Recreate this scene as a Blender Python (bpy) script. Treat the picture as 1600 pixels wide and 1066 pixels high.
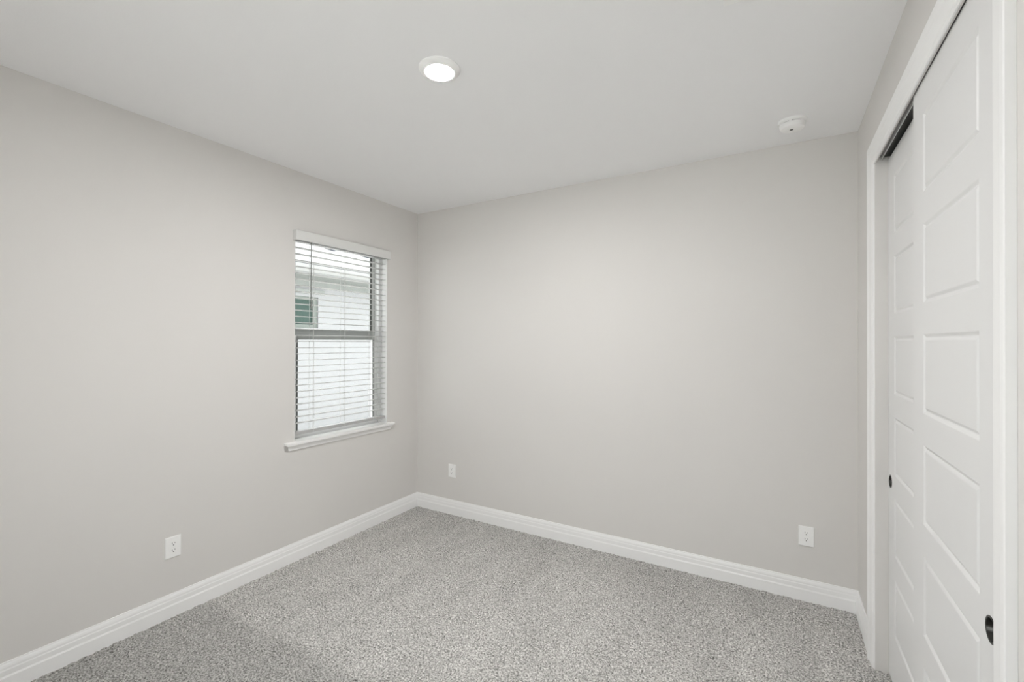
import bpy, bmesh, math, random
import numpy as np
from mathutils import Vector, Matrix

for o in list(bpy.data.objects):
    bpy.data.objects.remove(o)
sc = bpy.context.scene
C = sc.collection

# ------------------------------------------------------------------ camera, world, exposure
W, H = 3.3132, 2.74          # room width (left wall x=0, right wall x=W), ceiling height; back wall y=0
YR = -3.62                   # wall behind the camera
cam = bpy.data.cameras.new('camera')
cam.sensor_width = 36.0
cam.lens = 36.0 * 705.99 / 1600.0
cam.clip_start = 0.02
co = bpy.data.objects.new('camera', cam)
C.objects.link(co)
yaw, pit, rol = 0.532034, 0.003233, 0.001512
F = Vector((-math.sin(yaw), math.cos(yaw), 0)); R = Vector((math.cos(yaw), math.sin(yaw), 0)); U = Vector((0, 0, 1))
F2 = F * math.cos(pit) + U * math.sin(pit); U2 = -F * math.sin(pit) + U * math.cos(pit)
R3 = R * math.cos(rol) + U2 * math.sin(rol); U3 = -R * math.sin(rol) + U2 * math.cos(rol)
co.matrix_world = Matrix(((R3.x, U3.x, -F2.x, 2.92034), (R3.y, U3.y, -F2.y, -3.21103), (R3.z, U3.z, -F2.z, 1.53343), (0, 0, 0, 1)))
sc.camera = co

world = bpy.data.worlds.new('overcast_sky')
sc.world = world
world.use_nodes = True
bg = world.node_tree.nodes['Background']
bg.inputs['Color'].default_value = (0.985, 0.985, 1.0, 1)
bg.inputs['Strength'].default_value = 3.0

sun = bpy.data.lights.new('sun', 'SUN')
sun.energy = 18.5
sun.angle = math.radians(2.0)
sun.color = (1.0, 0.995, 0.985)
so = bpy.data.objects.new('sun', sun)
C.objects.link(so)
so.rotation_euler = (math.radians(-42), 0, 0)      # high sun shining along the gap between the houses (from +y)

sc.view_settings.view_transform = 'Standard'
sc.view_settings.look = 'None'
sc.view_settings.gamma = 1.0
sc.view_settings.use_curve_mapping = False
sc.view_settings.exposure = 0.44
LED = 550.0                  # ceiling lamp lens
try:
    sc.cycles.use_denoising = True
    sc.cycles.max_bounces = 16
    sc.cycles.diffuse_bounces = 10
    sc.cycles.transparent_max_bounces = 16
    sc.cycles.sample_clamp_indirect = 10
except Exception:
    pass

# ------------------------------------------------------------------ materials
def srgb(r, g, b):
    f = lambda c: c / 12.92 if c <= 0.04045 else ((c + 0.055) / 1.055) ** 2.4
    return (f(r / 255), f(g / 255), f(b / 255), 1)

def mat(name, col, rough=0.5, metal=0.0, bump=0.0, bscale=200.0, spec=0.5, vary=0.0, vscale=3.0):
    m = bpy.data.materials.new(name)
    m.use_nodes = True
    nt = m.node_tree
    b = nt.nodes['Principled BSDF']
    b.inputs['Base Color'].default_value = col
    b.inputs['Roughness'].default_value = rough
    b.inputs['Metallic'].default_value = metal
    b.inputs['Specular IOR Level'].default_value = spec
    tc = nt.nodes.new('ShaderNodeTexCoord')
    if bump:
        n = nt.nodes.new('ShaderNodeTexNoise'); n.inputs['Scale'].default_value = bscale; n.inputs['Detail'].default_value = 3
        nt.links.new(tc.outputs['Object'], n.inputs['Vector'])
        bp = nt.nodes.new('ShaderNodeBump'); bp.inputs['Strength'].default_value = bump; bp.inputs['Distance'].default_value = 0.001
        nt.links.new(n.outputs['Fac'], bp.inputs['Height']); nt.links.new(bp.outputs['Normal'], b.inputs['Normal'])
    if vary:
        n2 = nt.nodes.new('ShaderNodeTexNoise'); n2.inputs['Scale'].default_value = vscale; n2.inputs['Detail'].default_value = 2
        nt.links.new(tc.outputs['Object'], n2.inputs['Vector'])
        mx = nt.nodes.new('ShaderNodeMix'); mx.data_type = 'RGBA'
        mx.inputs['A'].default_value = tuple(c * (1 - vary) for c in col[:3]) + (1,)
        mx.inputs['B'].default_value = tuple(min(1, c * (1 + vary)) for c in col[:3]) + (1,)
        nt.links.new(n2.outputs['Fac'], mx.inputs['Factor']); nt.links.new(mx.outputs['Result'], b.inputs['Base Color'])
    return m

def emit(name, col, strength):
    m = bpy.data.materials.new(name)
    m.use_nodes = True
    nt = m.node_tree
    nt.nodes.clear()
    e = nt.nodes.new('ShaderNodeEmission'); e.inputs['Color'].default_value = col; e.inputs['Strength'].default_value = strength
    out = nt.nodes.new('ShaderNodeOutputMaterial'); nt.links.new(e.outputs[0], out.inputs[0])
    return m

def glass(name):
    m = bpy.data.materials.new(name)
    m.use_nodes = True
    nt = m.node_tree
    nt.nodes.clear()
    t = nt.nodes.new('ShaderNodeBsdfTransparent'); t.inputs[0].default_value = (0.965, 0.985, 0.975, 1)
    g = nt.nodes.new('ShaderNodeBsdfGlossy'); g.inputs['Roughness'].default_value = 0.02
    fr = nt.nodes.new('ShaderNodeFresnel'); fr.inputs[0].default_value = 1.45
    # the pane is a thin slab that rays cross unbent, so both of its faces reflect like glass seen from air
    ge = nt.nodes.new('ShaderNodeNewGeometry'); io = nt.nodes.new('ShaderNodeMath'); io.operation = 'MULTIPLY_ADD'
    io.inputs[1].default_value = 1 / 1.45 - 1.45; io.inputs[2].default_value = 1.45
    nt.links.new(ge.outputs['Backfacing'], io.inputs[0]); nt.links.new(io.outputs[0], fr.inputs[0])
    mx = nt.nodes.new('ShaderNodeMixShader')
    nt.links.new(fr.outputs[0], mx.inputs[0]); nt.links.new(t.outputs[0], mx.inputs[1]); nt.links.new(g.outputs[0], mx.inputs[2])
    out = nt.nodes.new('ShaderNodeOutputMaterial'); nt.links.new(mx.outputs[0], out.inputs[0])
    return m

def carpet_mat():
    m = bpy.data.materials.new('carpet')
    m.use_nodes = True
    nt = m.node_tree
    b = nt.nodes['Principled BSDF']
    b.inputs['Roughness'].default_value = 1.0
    b.inputs['Specular IOR Level'].default_value = 0.05
    tc = nt.nodes.new('ShaderNodeTexCoord')
    n = nt.nodes.new('ShaderNodeTexNoise'); n.inputs['Scale'].default_value = 130; n.inputs['Detail'].default_value = 2.0; n.inputs['Roughness'].default_value = 0.6
    nt.links.new(tc.outputs['Object'], n.inputs['Vector'])
    cr = nt.nodes.new('ShaderNodeValToRGB')
    e = cr.color_ramp.elements
    e[0].position = 0.30; e[0].color = (0.12, 0.115, 0.108, 1)
    e[1].position = 0.72; e[1].color = (0.92, 0.905, 0.88, 1)
    k = e.new(0.50); k.color = (0.50, 0.491, 0.473, 1)
    nt.links.new(n.outputs['Fac'], cr.inputs['Fac'])
    # brushed nap: broad soft patches and vacuum strokes running along the room
    mp = nt.nodes.new('ShaderNodeMapping'); mp.inputs['Scale'].default_value = (3.2, 0.9, 1); mp.inputs['Rotation'].default_value = (0, 0, 0.25)
    nt.links.new(tc.outputs['Object'], mp.inputs['Vector'])
    n2 = nt.nodes.new('ShaderNodeTexNoise'); n2.inputs['Scale'].default_value = 1.6; n2.inputs['Detail'].default_value = 3
    nt.links.new(mp.outputs[0], n2.inputs['Vector'])
    mr = nt.nodes.new('ShaderNodeMapRange'); mr.inputs['From Min'].default_value = 0.3; mr.inputs['From Max'].default_value = 0.7
    mr.inputs['To Min'].default_value = 0.92; mr.inputs['To Max'].default_value = 1.07
    nt.links.new(n2.outputs['Fac'], mr.inputs['Value'])
    mul = nt.nodes.new('ShaderNodeVectorMath'); mul.operation = 'SCALE'
    # swaths of nap left by the vacuum cleaner, one beside the other along the room, with wavering edges
    sp = nt.nodes.new('ShaderNodeSeparateXYZ'); nt.links.new(tc.outputs['Object'], sp.inputs[0])
    n3 = nt.nodes.new('ShaderNodeTexNoise'); n3.inputs['Scale'].default_value = 2.5; n3.inputs['Detail'].default_value = 4
    nt.links.new(tc.outputs['Object'], n3.inputs['Vector'])
    def mth(op, a_, b_, c_=None):
        q = nt.nodes.new('ShaderNodeMath'); q.operation = op
        for i_, v_ in enumerate((a_, b_, c_)):
            if v_ is None: continue
            if isinstance(v_, (int, float)): q.inputs[i_].default_value = v_
            else: nt.links.new(v_, q.inputs[i_])
        return q.outputs[0]
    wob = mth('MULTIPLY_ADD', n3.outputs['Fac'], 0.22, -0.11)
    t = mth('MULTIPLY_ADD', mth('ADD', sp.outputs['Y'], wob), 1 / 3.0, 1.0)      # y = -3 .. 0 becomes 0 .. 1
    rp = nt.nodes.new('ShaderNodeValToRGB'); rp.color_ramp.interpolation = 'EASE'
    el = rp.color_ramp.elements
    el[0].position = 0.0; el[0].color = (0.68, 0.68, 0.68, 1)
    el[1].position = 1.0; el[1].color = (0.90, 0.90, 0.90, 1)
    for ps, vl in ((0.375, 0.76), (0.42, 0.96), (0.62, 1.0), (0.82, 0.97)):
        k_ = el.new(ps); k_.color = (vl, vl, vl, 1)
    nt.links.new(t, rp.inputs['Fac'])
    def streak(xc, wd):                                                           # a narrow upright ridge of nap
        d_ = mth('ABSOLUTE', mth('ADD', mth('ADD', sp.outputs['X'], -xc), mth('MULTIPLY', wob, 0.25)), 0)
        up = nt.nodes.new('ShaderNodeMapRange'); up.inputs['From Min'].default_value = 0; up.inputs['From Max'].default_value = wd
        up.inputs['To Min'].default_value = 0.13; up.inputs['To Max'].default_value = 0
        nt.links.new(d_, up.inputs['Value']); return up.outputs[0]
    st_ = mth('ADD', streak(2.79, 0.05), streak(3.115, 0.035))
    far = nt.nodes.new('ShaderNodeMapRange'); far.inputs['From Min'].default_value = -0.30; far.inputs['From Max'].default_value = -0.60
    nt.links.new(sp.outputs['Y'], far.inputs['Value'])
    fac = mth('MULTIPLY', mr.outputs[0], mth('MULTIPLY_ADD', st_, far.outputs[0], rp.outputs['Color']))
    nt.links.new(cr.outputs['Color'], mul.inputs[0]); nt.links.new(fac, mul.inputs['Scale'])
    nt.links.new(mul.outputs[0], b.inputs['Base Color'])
    return m

def shingle_mat():
    m = bpy.data.materials.new('asphalt_shingles')
    m.use_nodes = True
    nt = m.node_tree
    b = nt.nodes['Principled BSDF']; b.inputs['Roughness'].default_value = 0.9
    tc = nt.nodes.new('ShaderNodeTexCoord')
    br = nt.nodes.new('ShaderNodeTexBrick'); br.inputs['Scale'].default_value = 3.0
    br.inputs['Color1'].default_value = (0.125, 0.125, 0.13, 1); br.inputs['Color2'].default_value = (0.105, 0.105, 0.108, 1); br.inputs['Mortar'].default_value = (0.055, 0.055, 0.06, 1)
    mp = nt.nodes.new('ShaderNodeMapping'); mp.inputs['Rotation'].default_value = (0, 0, math.pi / 2)
    nt.links.new(tc.outputs['Object'], mp.inputs['Vector']); nt.links.new(mp.outputs[0], br.inputs['Vector'])
    nt.links.new(br.outputs['Color'], b.inputs['Base Color'])
    return m

M = dict(
    wall=mat('greige_wall_paint', (0.715, 0.698, 0.680, 1), 0.75, bump=0.12, bscale=160, spec=0.25, vary=0.006),
    ceiling=mat('ceiling_paint', (0.905, 0.905, 0.915, 1), 0.9, bump=0.25, bscale=120, spec=0.1, vary=0.006),
    trim=mat('white_trim_paint', (0.91, 0.91, 0.91, 1), 0.35, bump=0.03, bscale=60),
    door=mat('white_door_paint', (0.77, 0.77, 0.77, 1), 0.4, bump=0.03, bscale=60),
    sill=mat('white_sill', (0.90, 0.90, 0.895, 1), 0.3, bump=0.02, bscale=40),
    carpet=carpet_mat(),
    plastic=mat('white_plastic', (0.93, 0.93, 0.925, 1), 0.35, bump=0.02, bscale=100),
    slat=mat('white_vinyl', (0.74, 0.74, 0.73, 1), 0.4, bump=0.02, bscale=80),
    cord=mat('white_cord', (0.7, 0.7, 0.69, 1), 0.8, bump=0.05),
    wand=mat('grey_clear_wand', (0.22, 0.23, 0.22, 1), 0.25, bump=0.02),
    sash=mat('shaded_sash_vinyl', (0.45, 0.47, 0.46, 1), 0.4, bump=0.02),  # backlit shade of upper sash and meeting rail put into the colour
    rail_shade=mat('shaded_bottom_rail', (0.45, 0.45, 0.445, 1), 0.45, bump=0.02),  # unlit front of the blind's lowest rail painted as grey
    slat_shade=mat('shaded_slat_vinyl', (0.50, 0.50, 0.495, 1), 0.45, bump=0.02, bscale=80),  # white slats greyed to carry their backlit shade
    vinyl=mat('window_vinyl', (0.86, 0.865, 0.86, 1), 0.4, bump=0.02),
    gasket_shade=mat('stile_edge_shade', (0.06, 0.065, 0.06, 1), 0.6, bump=0.05),  # dark glazing strip, shade of the stile edge painted in
    dark=mat('dark_slot', (0.03, 0.03, 0.03, 1), 0.6, bump=0.05),
    grey=mat('grey_vent_slot', (0.16, 0.16, 0.155, 1), 0.6, bump=0.05),
    nickel=mat('dark_nickel', (0.055, 0.054, 0.051, 1), 0.28, 0.9, bump=0.03, bscale=300),
    track=mat('channel_shade', (0.05, 0.05, 0.049, 1), 0.5, 0.2, bump=0.03),  # shade inside the track channels put into a dark colour
    track_shade=mat('track_shade', (0.35, 0.35, 0.345, 1), 0.5, 0.2, bump=0.03),  # shade under the front strip put into a mid grey
    alu=mat('track_lip', (0.62, 0.62, 0.60, 1), 0.4, bump=0.02),
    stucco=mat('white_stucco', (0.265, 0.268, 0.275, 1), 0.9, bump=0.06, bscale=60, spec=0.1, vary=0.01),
    sage=mat('sage_band', (0.20, 0.211, 0.203, 1), 0.8, bump=0.1, bscale=60, vary=0.02),
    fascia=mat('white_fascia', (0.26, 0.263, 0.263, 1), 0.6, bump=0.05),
    nglass=mat('green_tinted_glass', (0.032, 0.058, 0.050, 1), 0.35, bump=0.02, spec=0.12),
    nframe=mat('pale_green_frame', (0.12, 0.138, 0.125, 1), 0.5, bump=0.02),
    roof=shingle_mat(),
    vent=mat('blue_grey_metal', (0.035, 0.04, 0.06, 1), 0.5, 0.3, bump=0.05),
    gravel=mat('pale_gravel', (0.40, 0.395, 0.385, 1), 0.9, bump=0.8, bscale=40, vary=0.1, vscale=8),
    concrete=mat('pale_concrete', (0.72, 0.71, 0.69, 1), 0.85, bump=0.3, bscale=30, vary=0.04),
    led_rim=emit('led_rim', (1.0, 0.99, 0.975, 1), 1.6),
    led=emit('led_lens', (1.0, 0.99, 0.975, 1), LED),
    pane=glass('clear_glass'),
)

# ------------------------------------------------------------------ mesh helpers
def box(bm, lo, hi, bevel=0.0):
    vs = [bm.verts.new((x, y, z)) for x in (lo[0], hi[0]) for y in (lo[1], hi[1]) for z in (lo[2], hi[2])]
    fs = [(0, 1, 3, 2), (4, 6, 7, 5), (0, 4, 5, 1), (2, 3, 7, 6), (0, 2, 6, 4), (1, 5, 7, 3)]
    faces = [bm.faces.new([vs[i] for i in f]) for f in fs]
    if bevel:
        es = list({e for f in faces for e in f.edges})
        bmesh.ops.bevel(bm, geom=es, offset=bevel, segments=2, affect='EDGES', profile=0.6)

def prism(bm, prof, fn0, fn1):
    """extrude a closed 2-D profile between two mappings"""
    a = [bm.verts.new(fn0(*p)) for p in prof]; b = [bm.verts.new(fn1(*p)) for p in prof]
    n = len(prof)
    for i in range(n):
        j = (i + 1) % n
        bm.faces.new((a[i], a[j], b[j], b[i]))
    bm.faces.new(a[::-1]); bm.faces.new(b)

def sweep(bm, prof, rings, caps=True):
    """rings: list of functions mapping a profile point to a 3-D point"""
    vs = [[bm.verts.new(f(*p)) for p in prof] for f in rings]
    n = len(prof)
    for k in range(len(vs) - 1):
        for i in range(n):
            j = (i + 1) % n
            bm.faces.new((vs[k][i], vs[k][j], vs[k + 1][j], vs[k + 1][i]))
    if caps:
        bm.faces.new(vs[0][::-1]); bm.faces.new(vs[-1])

def lathe(bm, prof, seg=48, c=(0, 0, 0), axis='z'):
    """prof: list of (r, h); r == 0 closes to a point"""
    rings = []
    for r, h in prof:
        if r == 0:
            rings.append([bm.verts.new((0, 0, h))])
        else:
            rings.append([bm.verts.new((r * math.cos(2 * math.pi * i / seg), r * math.sin(2 * math.pi * i / seg), h)) for i in range(seg)])
    for a, b in zip(rings, rings[1:]):
        for i in range(seg):
            j = (i + 1) % seg
            if len(a) == 1 and len(b) == 1: continue
            if len(a) == 1: bm.faces.new((a[0], b[i], b[j]))
            elif len(b) == 1: bm.faces.new((a[i], a[j], b[0]))
            else: bm.faces.new((a[i], a[j], b[j], b[i]))
    vs = [v for r_ in rings for v in r_]
    if axis == 'x':   # h runs along +x
        for v in vs: v.co = Vector((v.co.z, v.co.x, v.co.y))
    if axis == '-y':
        for v in vs: v.co = Vector((v.co.x, -v.co.z, v.co.y))
    for v in vs: v.co += Vector(c)

def obj(name, bm, m, parent=None, smooth=False, origin=(0, 0, 0), mats=None):
    bmesh.ops.remove_doubles(bm, verts=bm.verts, dist=1e-6)
    bmesh.ops.recalc_face_normals(bm, faces=bm.faces)
    me = bpy.data.meshes.new(name)
    o_ = Vector(origin)
    for v in bm.verts: v.co -= o_
    bm.to_mesh(me); bm.free()
    if smooth:
        me.polygons.foreach_set('use_smooth', [True] * len(me.polygons))
        try: me.set_sharp_from_angle(angle=math.radians(35))
        except Exception: pass
    for q in ([m] + (mats or [])): me.materials.append(q)
    o = bpy.data.objects.new(name, me); C.objects.link(o)
    if parent is not None:
        o.parent = parent
        o.location = o_ - parent_origin(parent)
    else:
        o.location = o_
    return o

def parent_origin(p):
    v = Vector((0, 0, 0))
    while p is not None:
        v += p.location; p = p.parent
    return v

def tag(o, label, cat, group=None, kind=None):
    o['label'] = label; o['category'] = cat
    if group: o['group'] = group
    if kind: o['kind'] = kind
    return o

def thing(name, label, cat, loc, group=None, kind=None):
    o = bpy.data.objects.new(name, None); C.objects.link(o)
    o.empty_display_size = 0.05
    o.location = loc
    return tag(o, label, cat, group, kind)

def part(name, bm, m, parent, smooth=False, label=None):
    """mesh given in world coordinates"""
    o = obj(name, bm, m, None, smooth)
    o.parent = parent
    o.location = -parent_origin(parent)
    if label: o['label'] = label
    return o

def lpart(name, bm, m, parent, smooth=False, label=None):
    """mesh given in the parent's own coordinates"""
    o = obj(name, bm, m, None, smooth)
    o.parent = parent
    if label: o['label'] = label
    return o

def B(): return bmesh.new()

# ------------------------------------------------------------------ room shell
WY0, WY1, WZ0, WZ1 = -1.255, -0.386, 0.815, 2.312      # window opening in the left wall
T = 0.20                                                # outside wall thickness
CY0, CY1, CZ = -1.884, -0.515, 2.405                    # closet opening (near jamb, far jamb, head)
TW = 0.115                                              # inner wall thickness

# floor: a cut-pile carpet, every few millimetres a tuft of its own height
rng = np.random.default_rng(7)
x0, x1, y0, y1 = 0.0, W + 0.11, YR, 0.0
st = 0.007
nx, ny = int((x1 - x0) / st) + 1, int((y1 - y0) / st) + 1
gx, gy = np.meshgrid(np.linspace(x0, x1, nx), np.linspace(y0, y1, ny), indexing='ij')
hz = rng.normal(0, 1, (nx, ny))
hz = (hz + 0.5 * (np.roll(hz, 1, 0) + np.roll(hz, 1, 1))) / 1.3
gz = np.clip(hz * 0.0022, -0.006, 0.006) - 0.001
jx = rng.uniform(-0.002, 0.002, (nx, ny)); jy = rng.uniform(-0.002, 0.002, (nx, ny))
co3 = np.stack([gx + jx, gy + jy, gz], -1).reshape(-1, 3)
ii = np.arange(nx * ny).reshape(nx, ny)
quads = np.stack([ii[:-1, :-1], ii[1:, :-1], ii[1:, 1:], ii[:-1, 1:]], -1).reshape(-1, 4)
me = bpy.data.meshes.new('floor')
me.vertices.add(len(co3)); me.vertices.foreach_set('co', co3.astype(np.float32).ravel())
me.loops.add(quads.size); me.loops.foreach_set('vertex_index', quads.astype(np.int32).ravel())
me.polygons.add(len(quads)); me.polygons.foreach_set('loop_start', np.arange(0, quads.size, 4, dtype=np.int32))
me.polygons.foreach_set('loop_total', np.full(len(quads), 4, dtype=np.int32))
me.update(calc_edges=True); me.validate()
me.polygons.foreach_set('use_smooth', [True] * len(me.polygons))
me.materials.append(M['carpet'])
fl = bpy.data.objects.new('floor', me); C.objects.link(fl)
tag(fl, 'speckled grey cut-pile carpet covering the whole bedroom floor', 'floor', kind='structure')
bm = B(); box(bm, (-T, YR - T, -0.14), (W + 0.85, T, -0.012))
tag(obj('floor_slab', bm, M['stucco']), 'concrete slab hidden under the grey carpet', 'floor', kind='structure')

bm = B(); box(bm, (-T, YR - T, H), (W + 0.85, T, H + 0.15))
tag(obj('ceiling', bm, M['ceiling']), 'plain white painted bedroom ceiling', 'ceiling', kind='structure')

bm = B()
box(bm, (-T, YR, -0.14), (0, WY0, H)); box(bm, (-T, WY1, -0.14), (0, T, H))
box(bm, (-T, WY0, -0.14), (0, WY1, WZ0)); box(bm, (-T, WY0, WZ1), (0, WY1, H))
tag(obj('wall_left', bm, M['wall']), 'light greige painted wall holding the window', 'wall', kind='structure')
bm = B(); box(bm, (0, 0, -0.14), (W + 0.85, T, H))
tag(obj('wall_back', bm, M['wall']), 'light greige painted wall opposite the camera, blank above two outlets', 'wall', kind='structure')
bm = B()
box(bm, (W, CY1 + 0.018, -0.012), (W + TW, 0, H)); box(bm, (W, YR, -0.012), (W + TW, CY0 - 0.018, H))
box(bm, (W, CY0 - 0.018, CZ + 0.018), (W + TW, CY1 + 0.018, H))
tag(obj('wall_right', bm, M['wall']), 'light greige painted wall around the sliding closet doors', 'wall', kind='structure')
# wall behind the camera; its window is added to light ceiling and walls
DX0, DX1, DZ0_, DZ = 1.20, 2.75, 0.70, 2.20
bm = B()
box(bm, (-T, YR - T, -0.14), (DX0, YR, H)); box(bm, (DX1, YR - T, -0.14), (W + 0.85, YR, H)); box(bm, (DX0, YR - T, DZ), (DX1, YR, H)); box(bm, (DX0, YR - T, -0.14), (DX1, YR, DZ0_))
tag(obj('wall_rear', bm, M['wall']), 'greige wall behind the camera with the added window', 'wall', kind='structure')
wr = thing('added_window', 'wide window added behind the camera to let in fill light', 'window', ((DX0 + DX1) / 2, YR, DZ0_), kind='structure')
bm = B(); q = 0.045
for lo, hi in (((DX0, DZ0_), (DX0 + q, DZ)), ((DX1 - q, DZ0_), (DX1, DZ)), ((DX0, DZ0_), (DX1, DZ0_ + q)), ((DX0, DZ - q), (DX1, DZ)), (((DX0 + DX1) / 2 - 0.03, DZ0_), ((DX0 + DX1) / 2 + 0.03, DZ))):
    box(bm, (lo[0], YR - 0.15, lo[1]), (hi[0], YR - 0.08, hi[1]))
part('window_frame', bm, M['vinyl'], wr)
bm = B(); box(bm, (DX0 + q, YR - 0.118, DZ0_ + q), (DX1 - q, YR - 0.112, DZ - q))
part('pane', bm, M['pane'], wr)
# closet interior
bm = B()
box(bm, (W + 0.75, YR, -0.012), (W + 0.85, 0, H)); box(bm, (W + TW, CY0 - 0.25, -0.012), (W + 0.75, CY0 - 0.15, H))
box(bm, (W + TW, CY1 + 0.15, -0.012), (W + 0.75, CY1 + 0.25, H))
tag(obj('wall_closet', bm, M['wall']), 'greige closet inner walls behind the sliding doors', 'wall', kind='structure')
bm = B(); box(bm, (W + 0.11, CY0 - 0.15, -0.012), (W + 0.75, CY1 + 0.15, 0.0))
tag(obj('floor_closet', bm, M['carpet']), 'grey carpet inside the closet behind the sliding doors', 'floor', kind='structure')

# baseboards
BB = [(0, -0.006), (0.0136, -0.006), (0.0136, 0.064), (0.0118, 0.069), (0.0108, 0.072), (0.0108, 0.094), (0.0092, 0.099), (0.0092, 0.108),
      (0.0075, 0.116), (0.0050, 0.123), (0.0042, 0.1288), (0, 0.1288)]
bm = B(); sweep(bm, BB, [lambda t, z: (t, YR, z), lambda t, z: (t, -t, z)])
tag(obj('baseboard_left', bm, M['trim']), 'white stepped baseboard along the window wall', 'baseboard', kind='structure')
bm = B(); sweep(bm, BB, [lambda t, z: (t, -t, z), lambda t, z: (W - t, -t, z)])
tag(obj('baseboard_back', bm, M['trim']), 'white stepped baseboard along the blank wall opposite the camera', 'baseboard', kind='structure')
bm = B(); sweep(bm, BB, [lambda t, z: (W - t, -t, z), lambda t, z: (W - t, CY1 + 0.0975, z)])
tag(obj('baseboard_right', bm, M['trim']), 'short white baseboard piece between room corner and closet casing', 'baseboard', kind='structure')
bm = B(); sweep(bm, BB, [lambda t, z: (W - t, CY0 - 0.0975, z), lambda t, z: (W - t, YR, z)])
tag(obj('baseboard_near', bm, M['trim']), 'white baseboard beside the camera, nearer than the closet', 'baseboard', kind='structure')

# ------------------------------------------------------------------ closet: casing, jamb, track, two sliding doors
CAS = [(0.0, 0.0), (0.0, 0.0045), (0.003, 0.0065), (0.013, 0.0070), (0.0165, 0.0095), (0.022, 0.0105), (0.045, 0.0125), (0.060, 0.0140),
       (0.066, 0.0165), (0.074, 0.0180), (0.090, 0.0180), (0.0945, 0.0165), (0.095, 0.0)]
a, b, zh = CY1 + 0.003, CY0 - 0.003, 2.379
bm = B(); sweep(bm, CAS, [lambda w, t: (W - t, a + w, -0.006), lambda w, t: (W - t, a + w, zh + w), lambda w, t: (W - t, b - w, zh + w), lambda w, t: (W - t, b - w, -0.006)])
tag(obj('trim_1', bm, M['trim']), 'white moulded casing framing the closet opening', 'door casing', kind='structure')
bm = B()
box(bm, (W, CY1, -0.006), (W + TW, CY1 + 0.018, CZ + 0.018)); box(bm, (W, CY0 - 0.018, -0.006), (W + TW, CY0, CZ + 0.018)); box(bm, (W, CY0, CZ), (W + TW, CY1, CZ + 0.018))
box(bm, (W, CY0, zh + 0.002), (W + 0.006, CY1, CZ))
tag(obj('trim_2', bm, M['wall']), 'flat greige jamb lining the closet opening inside the casing', 'door jamb', kind='structure')
XF, XR, DT = W + 0.0105, W + 0.049, 0.033
tr = thing('sliding_door_track', 'double track under the closet head, channel shade painted dark', 'door track', (W + 0.05, (CY0 + CY1) / 2, CZ))
bm = B(); box(bm, (W + 0.0255, CY0, CZ - 0.003), (W + 0.112, CY1, CZ)); box(bm, (W + 0.088, CY0, CZ - 0.016), (W + 0.091, CY1, CZ - 0.003))
part('channel', bm, M['track'], tr)
bm = B(); box(bm, (W + 0.0075, CY0, CZ - 0.003), (W + 0.0225, CY1, CZ))
part('front_flange', bm, M['track_shade'], tr, label='front strip with its shade painted mid grey')
bm = B(); box(bm, (W + 0.0225, CY0, CZ - 0.017), (W + 0.0255, CY1, CZ))
part('divider_lip', bm, M['alu'], tr, label='pale lip between the two channels painted in shade')

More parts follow.
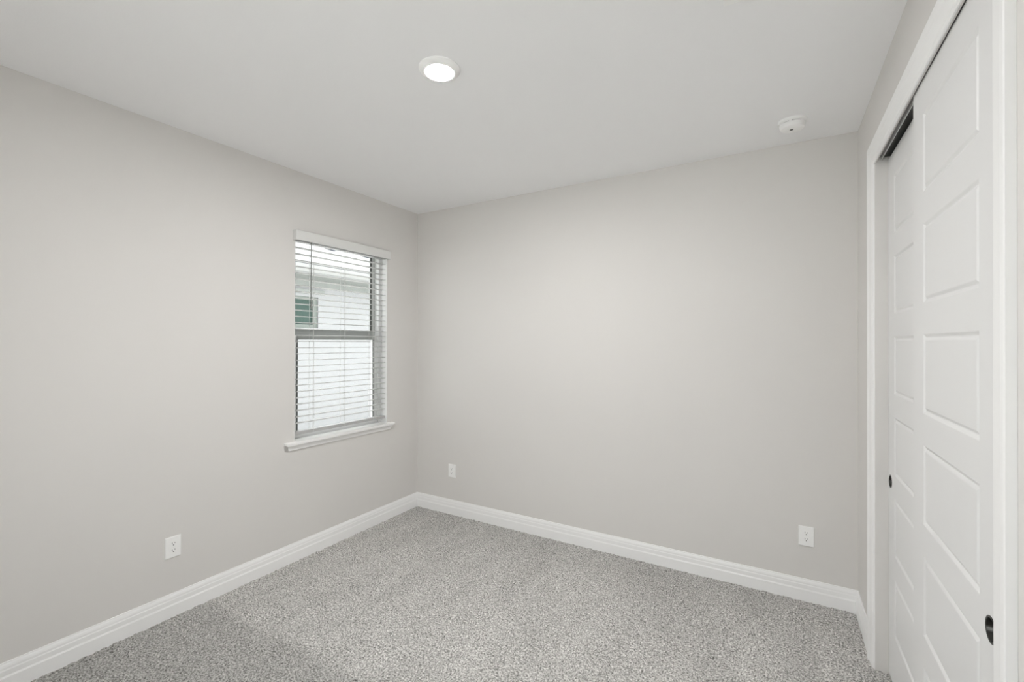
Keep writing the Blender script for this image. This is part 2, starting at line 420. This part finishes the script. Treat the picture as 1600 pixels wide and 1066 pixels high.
DW, DZ0, DZ1 = 0.711, 0.012, 2.384
PAN = [(2.276 - 0.3565 * k, 2.276 - 0.3565 * k - 0.2575) for k in range(6)]
def closet_door(name, ya, xf, pully, label):
    """six recessed panels; ya = far edge, runs to ya - DW; front face at x = xf"""
    yb = ya - DW
    o0 = (xf, (ya + yb) / 2, DZ0)
    bm = B()
    pa, pb = ya - 0.1195, yb + 0.1195        # outer edges of the panels
    ys = [ya, pa, pb, yb]
    zs = [DZ1] + [z for p in PAN for z in p] + [DZ0]
    V = {}
    def v(x, y, z):
        k = (round(x, 5), round(y, 5), round(z, 5))
        if k not in V: V[k] = bm.verts.new((x, y, z))
        return V[k]
    def quad(*c): bm.faces.new([v(*q) for q in c])
    for i in range(3):
        for j in range(len(zs) - 1):
            ya_, yb_, za, zb = ys[i], ys[i + 1], zs[j], zs[j + 1]
            if i == 1 and j % 2 == 1:
                steps = [(0, 0), (0.0025, 0.0008), (0.0095, 0.0054), (0.0125, 0.0058), (0.0200, 0.0016), (0.0225, 0.0010)]
                for (g0, d0), (g1, d1) in zip(steps, steps[1:]):
                    c0 = [(xf + d0, ya_ - g0, za - g0), (xf + d0, yb_ + g0, za - g0), (xf + d0, yb_ + g0, zb + g0), (xf + d0, ya_ - g0, zb + g0)]
                    c1 = [(xf + d1, ya_ - g1, za - g1), (xf + d1, yb_ + g1, za - g1), (xf + d1, yb_ + g1, zb + g1), (xf + d1, ya_ - g1, zb + g1)]
                    for q in range(4):
                        quad(c0[q], c0[(q + 1) % 4], c1[(q + 1) % 4], c1[q])
                quad(*c1)
            else:
                quad((xf, ya_, za), (xf, yb_, za), (xf, yb_, zb), (xf, ya_, zb))
    xb = xf + DT
    for i in range(3):
        quad((xf, ys[i], DZ1), (xf, ys[i + 1], DZ1), (xb, ys[i + 1], DZ1), (xb, ys[i], DZ1))
        quad((xf, ys[i], DZ0), (xf, ys[i + 1], DZ0), (xb, ys[i + 1], DZ0), (xb, ys[i], DZ0))
        for j in range(len(zs) - 1):
            quad((xb, ys[i], zs[j]), (xb, ys[i + 1], zs[j]), (xb, ys[i + 1], zs[j + 1]), (xb, ys[i], zs[j + 1]))
    for j in range(len(zs) - 1):
        for y in (ya, yb): quad((xf, y, zs[j]), (xb, y, zs[j]), (xb, y, zs[j + 1]), (xf, y, zs[j + 1]))
    d = obj(name, bm, M['door'], None, False, o0)
    # a round mortise for the flush pull
    pz = 0.903
    bm = B(); lathe(bm, [(0, -0.01), (0.0265, -0.01), (0.0265, 0.013), (0, 0.013)], 40, (xf, pully, pz), 'x')
    cut = obj('cutter', bm, M['door'])
    md = d.modifiers.new('mortise', 'BOOLEAN'); md.operation = 'DIFFERENCE'; md.object = cut; md.solver = 'EXACT'
    dg = bpy.context.evaluated_depsgraph_get()
    nm = bpy.data.meshes.new_from_object(d.evaluated_get(dg)); d.modifiers.clear(); d.data = nm; nm.name = name
    bpy.data.objects.remove(cut)
    tag(d, label, 'closet door', kind='structure')
    bm = B(); lathe(bm, [(0.0265, 0.002), (0.0295, 0.0), (0.0295, -0.0012), (0.0275, -0.0018), (0.0252, -0.0008), (0.0240, 0.003), (0.0215, 0.0095), (0.017, 0.0115), (0, 0.0118)], 48, (xf, pully, pz), 'x')
    part('finger_pull', bm, M['nickel'], d, True, 'round dark metal cup pull')
    return d
closet_door('door_1', -0.517, XR, -0.561, 'white six-panel sliding closet door set behind, nearest the room corner')
closet_door('door_2', -1.163, XF, -1.819, 'white six-panel sliding closet door hung in front, nearest the camera')

# ------------------------------------------------------------------ window
wn = thing('window_1', 'white single-hung window in the left wall with backlit shade painted on the meeting rail', 'window', (0, (WY0 + WY1) / 2, WZ0), kind='structure')
XI, XO = -0.066, -0.150     # inner and outer face of the frame
MR0, MR1 = 1.552, 1.628
fw = 0.034
bm = B()
box(bm, (XO, WY0, WZ0), (XI, WY0 + fw, WZ1)); box(bm, (XO, WY1 - fw, WZ0), (XI, WY1, WZ1))
box(bm, (XO, WY0 + fw, WZ1 - 0.020), (XI, WY1 - fw, WZ1)); box(bm, (XO, WY0 + fw, WZ0), (XI, WY1 - fw, WZ0 + 0.025))
part('window_frame', bm, M['vinyl'], wn)
def sash(name, z0, z1, xa, xb, sw, bot, top, rail=False):
    bm = B()
    ya, yb = WY0 + fw, WY1 - fw
    box(bm, (xb, ya, z0), (xa, ya + sw, z1), 0.002); box(bm, (xb, yb - sw, z0), (xa, yb, z1), 0.002)
    box(bm, (xb, ya + sw, z0), (xa, yb - sw, z0 + bot), 0.002)
    if not rail: box(bm, (xb, ya + sw, z1 - top), (xa, yb - sw, z1), 0.002)
    s = part(name, bm, M['sash'] if name == 'upper_sash' else M['vinyl'], wn)
    if rail:
        bm = B(); box(bm, (xb, ya + sw, z1 - top), (xa + 0.003, yb - sw, z1), 0.002); part('meeting_rail', bm, M['sash'], s, label='meeting rail with backlit shade painted grey')
    gx_ = (xa + xb) / 2
    bm = B(); box(bm, (gx_ - 0.003, ya + sw - 0.004, z0 + bot - 0.004), (gx_ + 0.003, yb - sw + 0.004, z1 - top + 0.004))
    part('pane', bm, M['pane'], s)
    bm = B(); g = 0.011
    for (l, h_) in (((ya + sw, z0 + bot), (ya + sw + g, z1 - top)), ((yb - sw - g, z0 + bot), (yb - sw, z1 - top))):
        box(bm, (gx_ + 0.003, l[0], l[1]), (gx_ + 0.0125, h_[0], h_[1]))
    part('gasket_shade', bm, M['gasket_shade'], s, label='thin dark glazing strip painted as the shaded stile edge')
sash('upper_sash', MR0 + 0.030, WZ1 - 0.020, -0.112, -0.140, 0.036, 0.046, 0.022)
sash('lower_sash', WZ0 + 0.025, MR0 + 0.034, -0.080, -0.108, 0.036, 0.035, 0.034, True)
bm = B()
for ya, yb in ((WY0 - 0.0005, WY0 + 0.003), (WY1 - 0.003, WY1 + 0.0005)): box(bm, (XI, ya, 0.838), (0.0006, yb, WZ1))
box(bm, (XI, WY0 + 0.003, WZ1 - 0.003), (0.0006, WY1 - 0.003, WZ1))
part('reveal', bm, M['sill'], wn)
# stool with flared apron, mitred back to the wall at both ends
bm = B()
box(bm, (XI - 0.002, WY0, WZ0), (0.002, WY1, 0.838))
box(bm, (0.0, -1.333, 0.818), (0.040, -0.325, 0.838), 0.004)
part('window_sill', bm, M['sill'], wn)
bm = B()
AP = [(0.0, 0.0), (0.030, 0.0), (0.030, 0.004), (0.024, 0.010), (0.018, 0.020), (0.014, 0.030), (0.0125, 0.038), (0.0, 0.038)]  # (out, down)
L0, L1 = -1.322, -0.336
ring = lambda y, s: (lambda t, d: (t, y + s * (0.030 - t) * 0.9, 0.818 - d))
sweep(bm, AP, [ring(L0, 1), ring(L1, -1)])
part('apron', bm, M['sill'], wn)

# ------------------------------------------------------------------ blind
BY0, BY1 = WY0 + 0.007, WY1 - 0.007
bl = thing('window_blind', 'white horizontal slat blind hanging open in the window recess', 'blind', (-0.035, (WY0 + WY1) / 2, 2.29))
bm = B(); box(bm, (0.030, -1.270, 2.248), (0.042, -0.384, 2.318), 0.003)
box(bm, (0.0, -1.270, 2.248), (0.030, -1.260, 2.318), 0.002); box(bm, (0.0, -0.394, 2.248), (0.030, -0.384, 2.318), 0.002)
part('valance', bm, M['slat'], bl)
bm = B(); box(bm, (-0.060, BY0, 2.264), (-0.010, BY1, 2.306), 0.002)
part('headrail', bm, M['slat'], bl)
NS, ZT, ZB = 30, 2.2526, 0.9568
bm = B()
for k in range(NS):
    z = ZT + (ZB - ZT) * k / (NS - 1)
    pr = []
    for i in range(7):
        u = i / 6
        pr.append((-0.060 + 0.050 * u, 0.0026 * math.sin(math.pi * u)))
    pr = [(x_, z_ + 0.0014) for x_, z_ in pr] + [(x_, z_ - 0.0014) for x_, z_ in pr[::-1]]
    prism(bm, pr, lambda x_, z_: (x_, BY0, z + z_), lambda x_, z_: (x_, BY1, z + z_))
part('slats', bm, M['slat_shade'], bl)
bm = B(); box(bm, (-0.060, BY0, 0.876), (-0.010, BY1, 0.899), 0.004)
part('bottom_rail', bm, M['rail_shade'], bl)
for yc in (-1.095, -0.82, -0.53):
    bm = B()
    for xx in (-0.0085, -0.0625):
        box(bm, (xx - 0.0008, yc - 0.0009, 0.876), (xx + 0.0008, yc + 0.0009, 2.262))
    box(bm, (-0.036, yc + 0.012, 0.876), (-0.0345, yc + 0.0135, 2.262))
    part('ladder_cord', bm, M['cord'], bl)
bm = B(); lathe(bm, [(0, 1.772), (0.0050, 1.773), (0.0056, 1.800), (0.0042, 1.825), (0.0034, 1.83), (0.0034, 2.262), (0, 2.263)], 12, (0.004, -1.128, 0))
part('tilt_wand', bm, M['wand'], bl, True, 'slim grey tilt wand')

# ------------------------------------------------------------------ outlets
def outlet(loc, rz, label):
    t = thing('electrical_outlet', label, 'outlet', loc, 'white duplex wall outlets')
    t.rotation_euler = (0, 0, rz)
    return t
GRP_L = ['white duplex outlet low on the window wall, left of the window',
         'small white outlet on the blank wall beside the room corner nearest the window',
         'white duplex outlet low on the blank wall near the closet']
t0 = outlet((0, -1.990, 0.3865), math.pi / 2, GRP_L[0])
bm = B()
w2, h2 = 0.039, 0.058
sweep(bm, [(1, 1), (-1, 1), (-1, -1), (1, -1)], [lambda a_, b_: (a_ * w2, 0, b_ * h2), lambda a_, b_: (a_ * w2, -0.0030, b_ * h2), lambda a_, b_: (a_ * (w2 - 0.0030), -0.0062, b_ * (h2 - 0.0030))])
lpart('wall_plate', bm, M['plastic'], t0)
for s in (1, -1):
    bm = B(); prof = []
    for i in range(32):
        an = 2 * math.pi * i / 32
        prof.append((0.0172 * math.cos(an), max(-0.0135, min(0.0135, 0.0172 * math.sin(an))) + s * 0.0185))
    sweep(bm, prof, [lambda a_, b_: (a_, -0.0060, b_), lambda a_, b_: (a_, -0.0082, b_)])
    rc = lpart('receptacle', bm, M['plastic'], t0)
    bm = B(); zc = s * 0.0185
    box(bm, (-0.0075, -0.0086, zc + 0.0005), (-0.0053, -0.0080, zc + 0.0085)); box(bm, (0.0053, -0.0086, zc + 0.0015), (0.0073, -0.0080, zc + 0.0080))
    lathe(bm, [(0, 0.0080), (0.0029, 0.0080), (0.0029, 0.0086), (0, 0.0086)], 14, (0, 0, zc - 0.0065), '-y')
    lpart('plug_slots', bm, M['dark'], rc, label='dark plug slots and earth hole')
bm = B(); lathe(bm, [(0.0030, 0.0060), (0.0030, 0.0070), (0.0020, 0.0076), (0, 0.0077)], 14, (0, 0, 0), '-y')
lpart('screw', bm, M['plastic'], t0)
for loc, lab in (((0.4115, 0, 0.3865), GRP_L[1]), ((3.065, 0, 0.383), GRP_L[2])):
    c = t0.copy(); C.objects.link(c); c.location = loc; c.rotation_euler = (0, 0, 0); c['label'] = lab
    for ch in t0.children:
        d = ch.copy(); C.objects.link(d); d.parent = c
        for g in ch.children:
            e_ = g.copy(); C.objects.link(e_); e_.parent = d

# ------------------------------------------------------------------ ceiling fittings
LX, LY = 1.634, -1.660
cl = thing('ceiling_light', 'round white disc light glowing on the ceiling', 'ceiling light', (LX, LY, H))
bm = B(); lathe(bm, [(0.0905, 0.0), (0.0908, -0.0035), (0.088, -0.0075), (0.078, -0.0130), (0.0715, -0.0172), (0.0690, -0.0182), (0.0665, -0.0176), (0.0660, -0.0150)], 64, (LX, LY, H))
part('trim_ring', bm, M['plastic'], cl, True)
bm = B(); lathe(bm, [(0.0662, -0.0160), (0.0655, -0.0186), (0.0625, -0.0192), (0.0615, -0.0180)], 64, (LX, LY, H))
part('lens_rim', bm, M['led_rim'], cl, True)
bm = B(); lathe(bm, [(0.0618, -0.0176), (0.055, -0.0186), (0.030, -0.0194), (0, -0.0196)], 64, (LX, LY, H))
part('lens', bm, M['led'], cl, True, 'glowing white lens')

SX, SY = 2.988, -0.322
sd = thing('smoke_detector', 'round white smoke detector on the ceiling near the closet', 'smoke detector', (SX, SY, H))
bm = B(); lathe(bm, [(0.0, 0.0), (0.070, 0.0), (0.0705, -0.006), (0.0685, -0.012), (0.062, -0.015), (0.0, -0.015)], 64, (SX, SY, H))
part('base', bm, M['plastic'], sd, True)
bm = B(); lathe(bm, [(0.056, -0.014), (0.056, -0.020), (0.0, -0.020)], 64, (SX, SY, H))
part('vent_slot', bm, M['grey'], sd, True, 'dark ring of air slots')
bm = B(); lathe(bm, [(0.056, -0.018), (0.0615, -0.019), (0.0615, -0.023), (0.060, -0.034), (0.055, -0.042), (0.044, -0.0465), (0.020, -0.048), (0, -0.048)], 64, (SX, SY, H))
for k in range(6):
    an = math.pi / 3 * k + 0.35
    m4 = Matrix.Translation((SX, SY, H)) @ Matrix.Rotation(an, 4, 'Z')
    n0 = len(bm.verts); bm.verts.ensure_lookup_table()
    box(bm, (0.053, -0.006, -0.021), (0.061, 0.006, -0.013))
    bm.verts.ensure_lookup_table()
    for v_ in bm.verts[n0:]: v_.co = m4 @ v_.co
body = part('cover', bm, M['plastic'], sd, True)
an = math.radians(-120)
bm = B(); lathe(bm, [(0, -0.0470), (0.0085, -0.0470), (0.0085, -0.0492), (0.0075, -0.0498), (0, -0.0498)], 24, (SX - 0.004, SY - 0.008, H))
part('test_button', bm, M['grey'], sd, True, 'small dark test button')

VX, VY = 2.755, -1.447
ar = thing('ceiling_register', 'white rectangular air register at the top edge of the ceiling view', 'air vent', (VX + 0.18, VY - 0.18, H))
bm = B(); S_ = 0.36; lip = 0.035
for lo, hi in (((VX, VY - lip), (VX + S_, VY)), ((VX, VY - S_), (VX + S_, VY - S_ + lip)), ((VX, VY - S_ + lip), (VX + lip, VY - lip)), ((VX + S_ - lip, VY - S_ + lip), (VX + S_, VY - lip))):
    box(bm, (lo[0], lo[1], H - 0.012), (hi[0], hi[1], H), 0.003)
part('frame', bm, M['plastic'], ar)
bm = B()
for k in range(9):
    yk = VY - lip - 0.018 - k * 0.032
    prism(bm, [(0, 0), (0.022, -0.012), (0.022, -0.0105), (0, 0.0015)], lambda u, z: (VX + lip, yk - u + 0.01, H - 0.002 + z), lambda u, z: (VX + S_ - lip, yk - u + 0.01, H - 0.002 + z))
part('louvers', bm, M['plastic'], ar)

# ------------------------------------------------------------------ outside: the house next door and the side yard
NXW = -4.5
nh = thing('neighbor_house', 'white stucco house with pale eave next door, beyond the window', 'house', (NXW - 3, 1.5, -0.35))
NY0, NY1 = -6.0, 9.0
ny0, ny1, nz0, nz1 = 1.00, 2.24, 1.795, 2.37
bm = B()
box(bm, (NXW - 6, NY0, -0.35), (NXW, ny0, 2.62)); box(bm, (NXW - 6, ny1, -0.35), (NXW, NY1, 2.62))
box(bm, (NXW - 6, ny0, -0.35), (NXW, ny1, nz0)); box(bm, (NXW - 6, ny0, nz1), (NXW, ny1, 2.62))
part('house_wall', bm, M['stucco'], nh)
bm = B(); box(bm, (NXW, NY0, 2.54), (NXW + 0.03, NY1, 2.70))  # grey-green band on the wall just below the soffit
part('eave_band', bm, M['sage'], nh)
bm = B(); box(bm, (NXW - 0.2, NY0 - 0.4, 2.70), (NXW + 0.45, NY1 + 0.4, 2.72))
part('soffit', bm, M['sage'], nh)
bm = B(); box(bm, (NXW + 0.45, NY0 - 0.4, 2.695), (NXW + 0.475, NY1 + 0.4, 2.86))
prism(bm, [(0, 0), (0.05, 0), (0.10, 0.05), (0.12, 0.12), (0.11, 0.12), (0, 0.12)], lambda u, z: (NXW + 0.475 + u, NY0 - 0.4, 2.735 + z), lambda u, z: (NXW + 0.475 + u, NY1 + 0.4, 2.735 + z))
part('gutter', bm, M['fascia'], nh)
bm = B()
sl = math.tan(math.radians(24))
prism(bm, [(0.50, 2.86), (0.50, 2.885), (-3.2, 2.885 + 3.7 * sl), (-6.9, 2.885), (-6.9, 2.86), (-3.2, 2.86 + 3.7 * sl)], lambda u, z: (NXW + u, NY0 - 0.4, z), lambda u, z: (NXW + u, NY1 + 0.4, z))
part('roof', bm, M['roof'], nh)
for (ux, vy) in ((-0.993, 3.312), (-1.011, 4.292)):
    z = 2.885 + (0.50 - ux) * sl
    bm = B(); lathe(bm, [(0, 0.10), (0.10, 0.10), (0.10, 0.06), (0.07, 0.06), (0.07, -0.08), (0, -0.08)], 20, (NXW + ux, vy, z))
    part('roof_vent', bm, M['vent'], nh, True, 'small dark blue roof vent')
wf = 0.06
bm = B()
box(bm, (NXW - 0.10, ny0, nz0), (NXW - 0.03, ny0 + wf, nz1)); box(bm, (NXW - 0.10, ny1 - wf * 1.6, nz0), (NXW - 0.03, ny1, nz1))
box(bm, (NXW - 0.10, ny0 + wf, nz0), (NXW - 0.03, ny1 - wf * 1.6, nz0 + wf)); box(bm, (NXW - 0.10, ny0 + wf, nz1 - wf), (NXW - 0.03, ny1 - wf * 1.6, nz1))
nw = part('house_window', bm, M['nframe'], nh, label='green-tinted window with a pale frame')
bm = B(); box(bm, (NXW - 0.09, ny0 + wf, nz0 + wf), (NXW - 0.06, ny1 - wf, nz1 - wf))
part('pane', bm, M['nglass'], nw)
bm = B(); box(bm, (NXW, ny0 - 0.1, nz1 + 0.05), (NXW + 0.025, ny1 + 0.12, nz1 + 0.13))
part('window_header', bm, M['sage'], nh)
bm = B(); box(bm, (NXW - 8, -16, -0.5), (W + 9, 12, -0.36))
tag(obj('ground', bm, M['gravel']), 'pale gravel side yard between the two houses', 'ground', kind='structure')
bm = B(); box(bm, (-1.0, -14.0, -0.5), (W + 2.0, YR - T, -0.10))  # unseen slab added to bounce sunlight through the rear opening
tag(obj('bounce_slab', bm, M['concrete']), 'pale concrete slab added behind the house to bounce sun indoors', 'bounce_slab', kind='structure')
